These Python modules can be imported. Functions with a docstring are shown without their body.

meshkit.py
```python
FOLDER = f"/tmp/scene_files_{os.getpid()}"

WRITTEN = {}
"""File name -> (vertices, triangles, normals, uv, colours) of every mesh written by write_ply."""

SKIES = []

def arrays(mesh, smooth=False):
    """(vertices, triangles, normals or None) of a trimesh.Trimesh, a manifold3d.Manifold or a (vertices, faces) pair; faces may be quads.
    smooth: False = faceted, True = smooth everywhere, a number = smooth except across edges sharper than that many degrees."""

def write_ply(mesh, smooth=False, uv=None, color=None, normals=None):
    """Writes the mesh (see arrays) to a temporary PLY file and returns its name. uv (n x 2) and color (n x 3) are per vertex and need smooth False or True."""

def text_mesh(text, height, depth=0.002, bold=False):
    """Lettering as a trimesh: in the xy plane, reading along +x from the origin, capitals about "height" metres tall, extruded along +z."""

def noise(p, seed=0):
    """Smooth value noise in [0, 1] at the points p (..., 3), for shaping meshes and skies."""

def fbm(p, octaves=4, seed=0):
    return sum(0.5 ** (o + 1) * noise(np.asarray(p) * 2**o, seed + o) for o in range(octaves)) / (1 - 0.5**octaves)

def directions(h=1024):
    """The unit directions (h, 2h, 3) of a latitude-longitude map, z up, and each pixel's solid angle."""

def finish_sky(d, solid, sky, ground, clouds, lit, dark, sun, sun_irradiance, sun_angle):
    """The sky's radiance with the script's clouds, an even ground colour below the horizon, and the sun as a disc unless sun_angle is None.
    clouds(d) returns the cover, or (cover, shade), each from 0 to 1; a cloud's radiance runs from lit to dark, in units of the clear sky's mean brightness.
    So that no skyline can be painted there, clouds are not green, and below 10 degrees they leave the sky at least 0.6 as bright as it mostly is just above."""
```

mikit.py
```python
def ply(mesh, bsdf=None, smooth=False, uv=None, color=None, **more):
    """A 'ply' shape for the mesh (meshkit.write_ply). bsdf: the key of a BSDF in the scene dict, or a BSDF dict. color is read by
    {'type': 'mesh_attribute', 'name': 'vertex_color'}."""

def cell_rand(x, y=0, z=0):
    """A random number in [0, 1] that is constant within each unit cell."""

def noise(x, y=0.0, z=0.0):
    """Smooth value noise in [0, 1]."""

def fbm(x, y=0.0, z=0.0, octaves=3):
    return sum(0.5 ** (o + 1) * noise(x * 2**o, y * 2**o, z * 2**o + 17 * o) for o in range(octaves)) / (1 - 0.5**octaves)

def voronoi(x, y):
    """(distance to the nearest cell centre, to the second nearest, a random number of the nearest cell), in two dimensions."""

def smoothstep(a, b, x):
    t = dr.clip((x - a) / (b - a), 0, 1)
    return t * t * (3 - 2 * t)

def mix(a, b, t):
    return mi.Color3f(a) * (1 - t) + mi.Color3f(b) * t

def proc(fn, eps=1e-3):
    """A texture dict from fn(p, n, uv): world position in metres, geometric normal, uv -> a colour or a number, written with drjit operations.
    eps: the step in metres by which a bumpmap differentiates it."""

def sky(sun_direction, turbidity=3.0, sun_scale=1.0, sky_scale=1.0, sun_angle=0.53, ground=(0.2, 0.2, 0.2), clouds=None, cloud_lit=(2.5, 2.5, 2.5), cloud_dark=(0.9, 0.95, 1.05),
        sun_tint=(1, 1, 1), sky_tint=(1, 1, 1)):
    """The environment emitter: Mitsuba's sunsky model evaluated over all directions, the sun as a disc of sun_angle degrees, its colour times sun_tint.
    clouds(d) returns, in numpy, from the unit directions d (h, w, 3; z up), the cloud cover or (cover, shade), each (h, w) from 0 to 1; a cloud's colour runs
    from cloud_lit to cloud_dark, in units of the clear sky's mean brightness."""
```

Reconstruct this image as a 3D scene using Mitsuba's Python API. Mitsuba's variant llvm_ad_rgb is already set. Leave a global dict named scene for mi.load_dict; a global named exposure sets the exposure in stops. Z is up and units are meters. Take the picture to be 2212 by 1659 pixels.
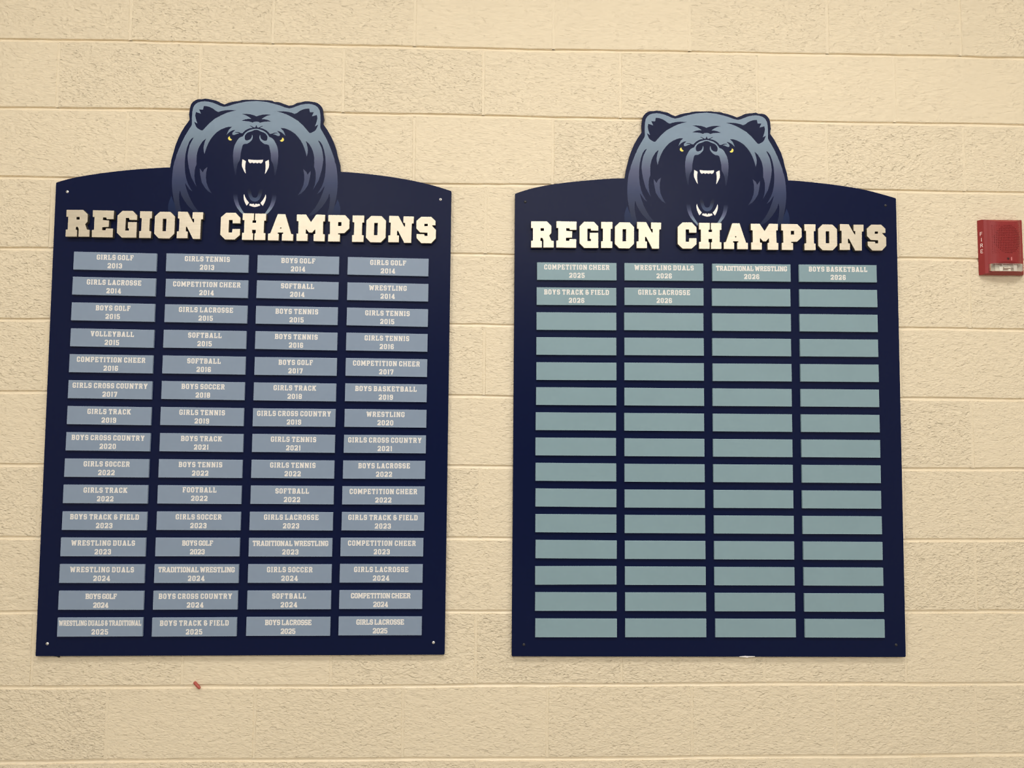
import math, json
import numpy as np, trimesh, mitsuba as mi, mikit
import shapely
from shapely.geometry import Polygon, LineString, Point, box as sbox
from shapely.ops import unary_union
from shapely import affinity
from mikit import proc, noise, fbm, voronoi, smoothstep, mix, ply
import drjit as dr

T = mi.ScalarTransform4f
scene = {'type': 'scene'}
labels = {}
RNG = np.random.default_rng(20260)

# ----------------------------------------------------------------- camera, lights, exposure
# metres, z up; the block wall is the plane y = 0, its course joints lie 0.2032 m apart, the floor is z = 0
M8 = 0.2032
Z0 = 14 * M8
EYE = np.array([1.03877, -2.01295, Z0 - 1.29810])
YAW, PITCH, ROLL, FPX = 0.0328236, 0.0549252, 0.0062697, 1526.865
fwd = np.array([math.sin(YAW) * math.cos(PITCH), math.cos(YAW) * math.cos(PITCH), math.sin(PITCH)])
rgt = np.array([math.cos(YAW), -math.sin(YAW), 0.0])
upv = np.cross(rgt, fwd)
upv = -math.sin(ROLL) * rgt + math.cos(ROLL) * upv
scene['camera'] = {'type': 'perspective', 'fov': math.degrees(2 * math.atan(1106 / FPX)), 'fov_axis': 'x', 'near_clip': 0.05, 'far_clip': 50,
                   'to_world': T().look_at(origin=EYE.tolist(), target=(EYE + fwd).tolist(), up=upv.tolist())}
exposure = 0.10
CEIL = Z0 + 4 * M8
ROOM_X = (-1.6256, 4.0640)
ROOM_Y = -10.0
LAMP_RGB = np.array([1.0, 0.965, 0.91])
LAMP_ROWS = [(-1.6, 19.0), (-4.6, 54.0)]
LAMP_X = [-0.195, 1.35, 2.57]

# ----------------------------------------------------------------- helpers
def obj(key, mesh, bsdf, **kw):
    scene[key] = ply(mesh, bsdf, **kw)
    return key

def num(base, i):
    return base if i == 0 else f'{base}_{i:03d}'

def tri2d(poly):
    v, f = trimesh.creation.triangulate_polygon(poly, engine='earcut')
    return np.asarray(v), np.asarray(f)

def polys(g):
    if g.is_empty: return []
    return [p for p in getattr(g, 'geoms', [g]) if p.geom_type == 'Polygon' and p.area > 1e-9]

def wallframe(u, v, d, org=(0, 0), ang=0.0):
    """local u right, v up, d out of the wall -> world"""
    c, s = math.cos(ang), math.sin(ang)
    return np.stack([org[0] + u * c - v * s, -d, org[1] + u * s + v * c], -1)

def face_up(v, f, inv=False):
    a, b, c = v[f[:, 0]], v[f[:, 1]], v[f[:, 2]]
    cr = (b[:, 0] - a[:, 0]) * (c[:, 1] - a[:, 1]) - (b[:, 1] - a[:, 1]) * (c[:, 0] - a[:, 0])
    f = f.copy()
    flip = (cr < 0) if not inv else (cr > 0)
    f[flip] = f[flip][:, ::-1]
    return f

def slab(geom, d0, d1, bevel=0.0, back=True):
    """(u, v, d) vertices and faces of a flat shape from depth d0 (at the wall) to d1 (front), front edges bevelled"""
    V, F, n = [], [], 0
    def put(v, f):
        nonlocal n
        V.append(v); F.append(f + n); n += len(v)
    for poly in polys(geom):
        poly = shapely.geometry.polygon.orient(poly, 1)
        inner = poly.buffer(-bevel, join_style='mitre') if bevel > 0 else poly
        for q in polys(inner):
            v, f = tri2d(q); f = face_up(v, f)
            put(np.c_[v, np.full(len(v), d1)], f)
        if bevel > 0:
            for q in polys(poly.difference(inner)):
                v, f = tri2d(q); f = face_up(v, f)
                db = shapely.distance(shapely.points(v), poly.boundary)
                put(np.c_[v, np.where(db < bevel * 0.35, d1 - bevel, d1)], f)
        top = d1 - bevel
        for ring in [poly.exterior, *poly.interiors]:
            c = np.array(ring.coords)[:-1]
            m = len(c); i = np.arange(m); j = (i + 1) % m
            vv = np.vstack([np.c_[c, np.full(m, d0)], np.c_[c, np.full(m, top)]])
            put(vv, np.vstack([np.c_[i, j, j + m], np.c_[i, j + m, i + m]]))
        if back:
            v, f = tri2d(poly); f = face_up(v, f, True)
            put(np.c_[v, np.full(len(v), d0)], f)
    return np.vstack(V), np.vstack(F)

def slab_world(geom, d0, d1, org, ang, bevel=0.0, back=True):
    v, f = slab(geom, d0, d1, bevel, back)
    return trimesh.Trimesh(wallframe(v[:, 0], v[:, 1], v[:, 2], org, ang), f, process=False)

def box_mesh(x0, x1, y0, y1, z0, z1):
    m = trimesh.creation.box(extents=(x1 - x0, y1 - y0, z1 - z0))
    m.apply_translation(((x0 + x1) / 2, (y0 + y1) / 2, (z0 + z1) / 2))
    return m

def srgb(r, g, b):
    c = np.array([r, g, b]) / 255.0
    return np.where(c <= 0.04045, c / 12.92, ((c + 0.055) / 1.055) ** 2.4).tolist()

def col3(c):
    return mi.Color3f(*[float(x) for x in c])

def rgb(c):
    return {'type': 'rgb', 'value': [float(x) for x in c]}

def mat(key, color, rough=0.5, spec=0.5, metallic=0.0, **kw):
    col = color if isinstance(color, dict) else rgb(color)
    scene[key] = {'type': 'twosided', 'bsdf': {'type': 'principled', 'base_color': col, 'roughness': rough, 'specular': spec, 'metallic': metallic, **kw}}
    return key

# ----------------------------------------------------------------- materials
WALL_A = np.array([0.758, 0.662, 0.497])

def block_height(k):
    def fn(p, n, uv):
        x, z = p.x + 0.37 * k, p.z + 0.61 * k
        wx = (noise(x * 210, z * 240, 3.0) - 0.5) * 0.0045
        wz = (noise(x * 220, z * 210, 23.0) - 0.5) * 0.0035
        u, w = x + wx, z + wz
        g = noise(u * 190, w * 290, 1.0)
        r = 1 - dr.abs(2 * noise(u * 160, w * 250, 9.0) - 1)
        fine = noise(u * 430, w * 560, 5.0)
        broad = noise(x * 80, z * 95, 31.0)
        pit = smoothstep(0.72, 0.90, noise(u * 170, w * 260, 17.0)) * smoothstep(0.42, 0.62, noise(x * 65, z * 80, 13.0))
        return 0.55 * g + 0.45 * r * r + 0.30 * fine + 0.7 * broad - 0.75 * pit
    return fn

def paint(k, tone):
    def fn(p, n, uv):
        f = 0.985 + 0.03 * fbm(p.x * 7 + k, p.z * 7, 2.0, octaves=3)
        return col3(WALL_A * tone) * f
    return fn

BLOCK_MATS = []
for k, (amp, tone) in enumerate([(0.0013, 1.0), (0.0016, 0.99), (0.0019, 0.99), (0.0022, 0.985)]):
    key = f'block_paint_{k}'
    scene[key] = {'type': 'bumpmap', 'arbitrary': proc(block_height(k), eps=5e-4), 'scale': amp,
                  'bsdf': {'type': 'principled', 'base_color': proc(paint(k, tone)), 'roughness': 0.55, 'specular': 0.3}}
    BLOCK_MATS.append(key)

def joint_height(p, n, uv):
    return noise(p.x * 60, p.z * 60, 4.0) + 0.4 * noise(p.x * 160, p.z * 160, 2.0)
scene['joint_paint'] = {'type': 'bumpmap', 'arbitrary': proc(joint_height, eps=1e-3), 'scale': 0.0006,
                        'bsdf': {'type': 'principled', 'base_color': rgb(WALL_A * 1.03), 'roughness': 0.38, 'specular': 0.5}}
scene['head_joint_paint'] = {'type': 'bumpmap', 'arbitrary': proc(block_height(5), eps=5e-4), 'scale': 0.0005,
                             'bsdf': {'type': 'principled', 'base_color': rgb(WALL_A * 0.99), 'roughness': 0.55, 'specular': 0.3}}
mat('room_paint', (0.62, 0.60, 0.56), 0.7, 0.3)
mat('dark_paint', (0.11, 0.10, 0.088), 0.7, 0.2)
mat('ceiling_tile_white', (0.80, 0.79, 0.76), 0.9, 0.1)
mat('floor_tile', (0.32, 0.31, 0.285), 0.4, 0.4)
mat('lamp_frame', (0.8, 0.8, 0.8), 0.5)

NAVY = np.array([0.0024, 0.0062, 0.037])
mat('navy_board', NAVY, 0.33, 0.13)
mat('navy_edge', NAVY * 0.6, 0.6, 0.3)

def plate_fn(base):
    def fn(p, n, uv):
        return col3(base) * (0.975 + 0.05 * fbm(p.x * 14, p.z * 14, 1.0, octaves=3))
    return fn
PLATE_A = np.array([0.222, 0.288, 0.395])
PLATE_B = np.array([0.218, 0.325, 0.375])
mat('plate_blue', proc(plate_fn(PLATE_A)), 0.38, 0.4)
mat('plate_teal', proc(plate_fn(PLATE_B)), 0.38, 0.4)
mat('print_white', (0.74, 0.715, 0.69), 0.5, 0.4)
mat('tooth_white', (0.88, 0.83, 0.80), 0.45, 0.4)
mat('eye_yellow', (0.85, 0.70, 0.13), 0.45, 0.4)
mat('chip_white', (0.85, 0.82, 0.80), 0.6, 0.3)
mat('scrap_black', (0.02, 0.02, 0.022), 0.7, 0.2)

# boards: origin of the middle of the plate grid on the wall plane, and tilt
BOARDS = [((0.368591, Z0 - 1.358387), -0.0041707), ((1.666387, Z0 - 1.365353), -0.0006975)]
EMB = [(0.00502067, -0.0099923), (0.0012, 0.0)]   # emblem axis u = a + b v on each board

def ramp(stops):
    """printed blend of colours along the height of the emblem; stops (v in metres above the plate grid's middle, colour)"""
    def fn(p, n, uv):
        v = p.z - dr.select(p.x < 1.03, BOARDS[0][0][1], BOARDS[1][0][1])
        c = col3(stops[0][1])
        for (a, ca), (b, cb) in zip(stops[:-1], stops[1:]):
            t = dr.clip((v - a) / (b - a), 0, 1)
            c = dr.select(v > a, col3(ca) * (1 - t) + col3(cb) * t, c)
        return c
    return fn
SKY = np.array([0.215, 0.290, 0.385]); MID = np.array([0.094, 0.106, 0.190]); LOW = np.array([0.042, 0.056, 0.125]); DK = np.array([0.009, 0.018, 0.060])
mat('print_fur', proc(ramp([(0.640, DK), (0.680, LOW * 0.55), (0.740, LOW), (0.800, MID), (0.862, SKY * 0.85), (0.905, SKY)])), 0.33, 0.14)
mat('print_muzzle', proc(ramp([(0.752, NAVY), (0.79, LOW * 0.7), (0.822, MID), (0.862, SKY), (0.92, SKY)])), 0.33, 0.14)
mat('print_jaw', proc(ramp([(0.640, SKY), (0.656, SKY * 0.95), (0.672, MID * 1.2), (0.690, LOW * 0.8), (0.705, NAVY), (0.8, NAVY)])), 0.33, 0.14)
mat('print_tongue', proc(ramp([(0.676, np.array([0.062, 0.090, 0.175])), (0.692, np.array([0.050, 0.072, 0.145])), (0.710, LOW * 0.35), (0.721, NAVY), (0.8, NAVY)])), 0.33, 0.14)
mat('print_cheek', proc(ramp([(0.70, LOW * 0.6), (0.73, LOW), (0.79, MID * 0.85), (0.80, MID * 0.85)])), 0.33, 0.14)
mat('print_shoulder', proc(ramp([(0.64, DK), (0.72, DK * 1.6), (0.80, DK * 1.6)])), 0.33, 0.14)

# brushed metal
def brush(p, n, uv):
    a = fbm(p.x * 60, p.z * 900, 3.0, octaves=3)
    b = noise(p.x * 25, p.z * 220, 7.0)
    return mi.Color3f(0.92, 0.835, 0.685) * (0.88 + 0.16 * a + 0.07 * b)
scene['brushed_metal'] = {'type': 'twosided', 'bsdf': {'type': 'roughconductor', 'material': 'none', 'distribution': 'ggx', 'alpha_u': 0.22, 'alpha_v': 0.42,
                          'specular_reflectance': proc(brush)}}
scene['letter_side'] = {'type': 'twosided', 'bsdf': {'type': 'roughconductor', 'material': 'none', 'distribution': 'ggx', 'alpha': 0.35,
                        'specular_reflectance': rgb((0.30, 0.27, 0.22))}}
scene['screw_steel'] = {'type': 'twosided', 'bsdf': {'type': 'roughconductor', 'material': 'none', 'distribution': 'ggx', 'alpha': 0.18, 'specular_reflectance': rgb((0.86, 0.85, 0.82))}}
mat('screw_black', (0.012, 0.013, 0.022), 0.35, 0.5)
mat('screw_socket', (0.03, 0.03, 0.03), 0.5, 0.4)
mat('alarm_red', (0.245, 0.018, 0.020), 0.45, 0.4)
mat('alarm_dark', (0.10, 0.008, 0.008), 0.6, 0.3)
mat('alarm_print', (0.85, 0.76, 0.74), 0.5, 0.3)
mat('alarm_mark', (0.03, 0.01, 0.012), 0.5, 0.3)
mat('alarm_pink', (0.60, 0.22, 0.22), 0.5, 0.3)
scene['reflector_chrome'] = {'type': 'twosided', 'bsdf': {'type': 'roughconductor', 'material': 'none', 'distribution': 'ggx', 'alpha': 0.12, 'specular_reflectance': rgb((0.85, 0.82, 0.76))}}
scene['clear_lens'] = {'type': 'thindielectric', 'int_ior': 1.5}
mat('tube_glass', (0.60, 0.55, 0.45), 0.15, 0.6)
mat('plug_red', (0.38, 0.075, 0.055), 0.45, 0.4)

# ----------------------------------------------------------------- the room
def struct(key, mesh, bsdf, label):
    obj(key, mesh, bsdf); labels[key] = {'kind': 'structure', 'label': label}
struct('floor', box_mesh(ROOM_X[0], ROOM_X[1], ROOM_Y, 0.2, -0.1, 0.0), 'floor_tile', 'tan floor of the corridor')
struct('ceiling', box_mesh(ROOM_X[0], ROOM_X[1], ROOM_Y, 0.2, CEIL, CEIL + 0.1), 'ceiling_tile_white', 'white ceiling above the block wall')
struct('wall_left', box_mesh(ROOM_X[0] - 0.15, ROOM_X[0], ROOM_Y, 0.2, 0, CEIL), 'room_paint', 'pale side wall to the left')
struct('wall_right', box_mesh(ROOM_X[1], ROOM_X[1] + 0.15, ROOM_Y, 0.2, 0, CEIL), 'room_paint', 'pale side wall to the right')
struct('wall_front', box_mesh(ROOM_X[0] - 0.15, ROOM_X[1] + 0.15, ROOM_Y - 0.15, ROOM_Y, 0, CEIL), 'dark_paint', 'dark wall far across from the boards')
labels['wall_back'] = {'kind': 'structure', 'label': 'cream painted concrete block wall that carries the boards'}
obj('wall_back__mortar_bed', box_mesh(ROOM_X[0], ROOM_X[1], 0.0100, 0.2, 0, CEIL), 'joint_paint')

# course joints, measured on the wall: z = slope x + offset below the top joint
JL = {1: (.0052, -.2105), 2: (.0022, -.4098), 3: (.0026, -.6134), 4: (.0026, -.8164), 5: (.0007, -1.0186), 6: (0, -1.2219), 7: (-.0003, -1.4229),
      8: (-.0014, -1.6233), 9: (-.0014, -1.8259), 10: (-.0015, -2.0273), 11: (-.0022, -2.2254)}
WOB = {j: RNG.uniform(0, 100) for j in range(-8, 16)}
def joint_z(j, x):
    a, b = JL.get(j, (0.0, -M8 * j))
    x = np.asarray(x, float); s = WOB[j]
    wob = 0.0012 * np.sin(x * 3.1 + s) + 0.0008 * np.sin(x * 7.7 + 2 * s) + 0.0004 * np.sin(x * 23 + 3 * s)
    if j <= -4 or j >= 14: wob = wob * 0
    return Z0 + a * (x - 0.0) + b + wob
# head joints: offset from the 16 inch module (mm), by (course, half-block index)
HJ = {(0, 0): -2, (0, 2): -2, (0, 4): 1, (0, 6): 1, (0, 8): -2, (0, 10): 6.5, (0, 12): 4.5, (1, -1): 3, (1, 1): -3.4, (1, 3): 1, (1, 5): 0, (1, 7): -5, (1, 9): -5,
      (1, 11): 2, (2, 0): 0, (2, 4): 4, (2, 6): 0, (2, 10): -2.5, (2, 12): 5, (3, 5): 9.7, (4, 12): 9.5, (5, 5): 9, (6, 12): 5.5, (8, 12): 3, (9, 1): -1, (9, 3): -1.6,
      (9, 5): -7.8, (9, 7): -4.5, (9, 9): -6, (9, 11): -3.3, (10, 0): 3, (10, 2): -3.5, (10, 4): -4.5, (10, 6): -10, (10, 8): -10, (10, 10): -8.6, (10, 12): -7.6}
HB, HV = 0.0046, 0.0030       # half widths of bed and head joints
def edge(p0, p1, k):
    return [p0 + (p1 - p0) * t for t in np.linspace(0, 1, k, endpoint=False)]

bi = mj = 0
for row in range(-4, 14):
    odd = row % 2
    idx = [i for i in range(-9, 24) if i % 2 == odd]
    xs = [(i, i * M8 + HJ.get((row, i), 0) / 1000) for i in idx]
    xs = [x for x in xs if ROOM_X[0] + 0.02 < x[1] < ROOM_X[1] - 0.02]
    bounds = [(None, ROOM_X[0] - HV)] + xs + [(None, ROOM_X[1] + HV)]
    for (ia, xa), (ib, xb) in zip(bounds[:-1], bounds[1:]):
        x0, x1 = xa + HV, xb - HV
        if x1 - x0 < 0.03: continue
        n = max(4, int((x1 - x0) / 0.035))
        tx = np.linspace(x0, x1, n + 1)
        zb, zt = joint_z(row + 1, tx) + HB, joint_z(row, tx) - HB
        jit = lambda m: RNG.normal(0, 0.00045, m)
        zb = zb + jit(n + 1); zt = zt + jit(n + 1)
        m_ = 5
        right = np.stack([np.full(m_, x1) + jit(m_), np.linspace(zb[-1], zt[-1], m_ + 2)[1:-1]], -1)
        left = np.stack([np.full(m_, x0) + jit(m_), np.linspace(zt[0], zb[0], m_ + 2)[1:-1]], -1)
        ring = np.vstack([np.c_[tx, zb], right, np.c_[tx[::-1], zt[::-1]], left])
        poly = Polygon(ring).buffer(0)
        poly = polys(poly.buffer(-0.002).buffer(0.002, quad_segs=3))[0].simplify(0.0001)
        front = RNG.normal(0, 0.0004)
        v, f = slab(poly, -0.0100, 0.0 + front, bevel=0.0016, back=False)
        W3 = np.stack([v[:, 0], -v[:, 2], v[:, 1]], -1)
        obj(num('wall_back__block', bi), trimesh.Trimesh(W3, f, process=False), BLOCK_MATS[int(RNG.choice(4, p=[.2, .3, .3, .2]))], smooth=50)
        bi += 1
        if ib is not None:         # head joint: a shallow strip, tooled nearly flush
            zz = np.linspace(float(joint_z(row + 1, xb)) + HB - 0.0002, float(joint_z(row, xb)) - HB + 0.0002, 9)
            prof = [(-0.0058, 0.0012), (-0.0034, 0.0005), (0.0, 0.0010), (0.0034, 0.0005), (0.0058, 0.0012)]
            dep = RNG.uniform(0.5, 1.7)
            vv = []
            for zq in zz:
                dx = RNG.normal(0, 0.0004)
                vv += [(xb + a + dx, 0.0002 + b * dep, zq) for a, b in prof]
            q = len(prof); ff = []
            for a in range(len(zz) - 1):
                for b in range(q - 1):
                    o = a * q + b
                    ff += [(o, o + 1, o + q + 1), (o, o + q + 1, o + q)]
            obj(num('wall_back__head_joint', mj), trimesh.Trimesh(np.array(vv), np.array(ff), process=False), 'head_joint_paint', smooth=True)
            mj += 1
k = 0
for j in range(-3, 14):            # bed joints: concave tooled strips, one to a course
    xs = np.linspace(ROOM_X[0], ROOM_X[1], 160)
    zc = joint_z(j, xs)
    prof = [(-0.0066, 0.0006), (-0.0046, 0.0022), (-0.0022, 0.0036), (0.0008, 0.0046), (0.0034, 0.0050), (0.0062, 0.0050)]
    q = len(prof)
    vv = np.array([[(x, b, z + a) for a, b in prof] for x, z in zip(xs, zc)]).reshape(-1, 3)
    vv[:, 1] += np.repeat(RNG.normal(0, 0.0003, len(xs)), q)
    ff = []
    for a in range(len(xs) - 1):
        for b in range(q - 1):
            o = a * q + b
            ff += [(o, o + q, o + q + 1), (o, o + q + 1, o + 1)]
    obj(num('wall_back__bed_joint', k), trimesh.Trimesh(vv, np.array(ff), process=False), 'joint_paint', smooth=True)
    k += 1

# ceiling lamps: recessed square panels, two rows parallel to the wall
li = 0
for (ly, power) in LAMP_ROWS:
    for lx in LAMP_X:
        key = num('ceiling_light', li)
        h = 0.29
        fr = Polygon([(-h - .02, -h - .02), (h + .02, -h - .02), (h + .02, h + .02), (-h - .02, h + .02)]).difference(sbox(-h, -h, h, h))
        v, f = slab(fr, 0, 0.012)
        obj(key + '__frame', trimesh.Trimesh(np.stack([lx + v[:, 0], ly - v[:, 1], CEIL - v[:, 2]], -1), f, process=False), 'lamp_frame')
        pm = trimesh.Trimesh([(lx - h, ly - h, CEIL - 0.006), (lx + h, ly - h, CEIL - 0.006), (lx + h, ly + h, CEIL - 0.006), (lx - h, ly + h, CEIL - 0.006)], [(0, 2, 1), (0, 3, 2)], process=False)
        scene[key + '__diffuser'] = ply(pm, 'lamp_frame')
        scene[key + '__diffuser']['emitter'] = {'type': 'area', 'radiance': rgb(LAMP_RGB * power)}
        row_ = ['nearest the block wall', 'farther from the block wall'][LAMP_ROWS.index((ly, power))]
        col_ = ['left', 'middle', 'right'][LAMP_X.index(lx)]
        labels[key] = {'label': f'square white ceiling light panel, {col_} one of the row {row_}', 'category': 'ceiling light', 'group': 'ceiling light panels'}
        li += 1

# ----------------------------------------------------------------- small slab-serif lettering (cap height 1)
t_, s_, e_ = 0.215, 0.165, 0.06
def octo(x0, y0, x1, y1, c, corners='abcd'):
    p = []
    p += [(x0 + c, y0), ] if 'a' in corners else [(x0, y0)]
    p += [(x1 - c, y0), (x1, y0 + c)] if 'b' in corners else [(x1, y0)]
    p += [(x1, y1 - c), (x1 - c, y1)] if 'c' in corners else [(x1, y1)]
    p += [(x0 + c, y1), (x0, y1 - c)] if 'd' in corners else [(x0, y1)]
    if 'a' in corners: p += [(x0, y0 + c)]
    return Polygon(p)
def oring(x0, y0, x1, y1, c=0.15, corners='abcd', t=t_, s=s_):
    return octo(x0, y0, x1, y1, c, corners).difference(octo(x0 + t, y0 + s, x1 - t, y1 - s, 0.05, corners))
def bar(a, b, w):
    return LineString([a, b]).buffer(w / 2, cap_style='flat')
U = lambda *g: unary_union(list(g))
sf = 0.15
def stem(x, top=True, bot=True, l=e_, r=e_, t=t_):
    g = [sbox(x, 0, x + t, 1)]
    if top: g.append(sbox(x - l, 1 - sf, x + t + r, 1))
    if bot: g.append(sbox(x - l, 0, x + t + r, sf))
    return U(*g)
clip1 = lambda g, w: g.intersection(sbox(-0.05, 0, w + 0.05, 1))
GL = {}
GL['I'] = (.36, stem(.0625))
GL['O'] = GL['0'] = (.68, oring(0, 0, .68, 1))
GL['C'] = (.68, oring(0, 0, .68, 1).difference(sbox(.34, .37, .8, .63)))
GL['G'] = (.70, U(oring(0, 0, .70, 1).difference(sbox(.34, .40, .8, .64)), sbox(.37, .36, .70, .51), sbox(.70 - t_, .1, .70, .5)))
GL['D'] = (.75, U(sbox(0, 0, .3, s_), sbox(0, 1 - s_, .3, 1), oring(.06, 0, .75, 1, .16, 'bc')))
GL['B'] = (.74, U(sbox(0, 0, .3, s_), sbox(0, 1 - s_, .3, 1), oring(.06, 0, .74, .58, .13, 'bc', s=.17), oring(.06, .42, .71, 1, .13, 'bc', s=.17)))
GL['P'] = (.72, U(sbox(0, 1 - s_, .3, 1), stem(.06, top=False, r=.08), oring(.06, .36, .72, 1, .14, 'bc', s=.18)))
GL['R'] = (.78, U(sbox(0, 1 - s_, .3, 1), stem(.06, top=False, r=.04), oring(.06, .40, .72, 1, .14, 'bc', s=.18), Polygon([(.34, .44), (.58, .46), (.70, sf), (.78, sf), (.78, 0), (.50, 0), (.48, .2)])))
E0 = U(stem(.06, r=.02), sbox(.06, 0, .72, s_), sbox(.06, 1 - s_, .70, 1), sbox(.06, .415, .55, .585), sbox(.57, 0, .72, .33), sbox(.56, .69, .70, 1))
GL['E'] = (.72, E0)
GL['F'] = (.70, U(stem(.06, r=.08), sbox(.06, 1 - s_, .70, 1), sbox(.06, .40, .55, .58), sbox(.56, .67, .70, 1)))
GL['L'] = (.70, U(stem(.06, r=.06), sbox(.06, 0, .70, s_), sbox(.55, 0, .70, .36)))
GL['T'] = (.76, U(sbox(.38 - t_ / 2, 0, .38 + t_ / 2, 1), sbox(.2, 0, .56, sf), sbox(0, 1 - s_, .76, 1), sbox(0, .67, .14, 1), sbox(.62, .67, .76, 1)))
GL['H'] = (.84, U(stem(.05, l=.05, r=.05), stem(.84 - .05 - t_, l=.05, r=.05), sbox(.1, .41, .74, .59)))
GL['N'] = (.86, clip1(U(stem(.05, l=.05, r=.0, bot=True), sbox(0, 0, .36, sf), stem(.86 - .05 - t_, bot=False, l=.05, r=.05), Polygon([(.05, 1), (.30, 1), (.81, 0), (.58, 0)])), .86))
GL['M'] = (1.0, U(stem(.05, l=.05, r=.05), stem(1.0 - .05 - t_, l=.05, r=.05), Polygon([(.05, 1), (.29, 1), (.5, .56), (.71, 1), (.95, 1), (.58, .18), (.42, .18)])))
GL['A'] = (.84, U(Polygon([(.28, 1), (.56, 1), (.80, 0), (.55, 0), (.42, .70), (.29, 0), (.04, 0)]), sbox(.2, .20, .64, .36), sbox(0, 0, .34, sf), sbox(.50, 0, .84, sf)))
GL['V'] = (.84, U(Polygon([(.04, 1), (.30, 1), (.42, .36), (.54, 1), (.80, 1), (.55, 0), (.29, 0)]), sbox(0, 1 - sf, .36, 1), sbox(.50, 1 - sf, .84, 1)))
GL['W'] = (1.12, U(Polygon([(.04, 1), (.27, 1), (.34, .42), (.45, .9), (.67, .9), (.78, .42), (.85, 1), (1.08, 1), (.92, 0), (.69, 0), (.56, .52), (.43, 0), (.20, 0)]), sbox(0, 1 - sf, .33, 1), sbox(.79, 1 - sf, 1.12, 1)))
GL['Y'] = (.84, U(sbox(.42 - t_ / 2, 0, .42 + t_ / 2, .48), sbox(.24, 0, .60, sf), Polygon([(.03, 1), (.30, 1), (.42, .66), (.54, 1), (.81, 1), (.54, .34), (.30, .34)]), sbox(0, 1 - sf, .34, 1), sbox(.50, 1 - sf, .84, 1)))
GL['U'] = (.84, U(octo(.06, 0, .78, 1, .15, 'ab').difference(octo(.06 + t_, s_, .78 - t_, 1.2, .05, 'ab')), sbox(0, 1 - sf, .36, 1), sbox(.48, 1 - sf, .84, 1)))
GL['K'] = (.86, clip1(U(stem(.06, r=.04), Polygon([(.27, .36), (.27, .60), (.50, 1), (.80, 1), (.52, .58), (.82, 0), (.52, 0), (.36, .42)]), sbox(.46, 1 - sf, .84, 1), sbox(.50, 0, .86, sf)), .86))
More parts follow.
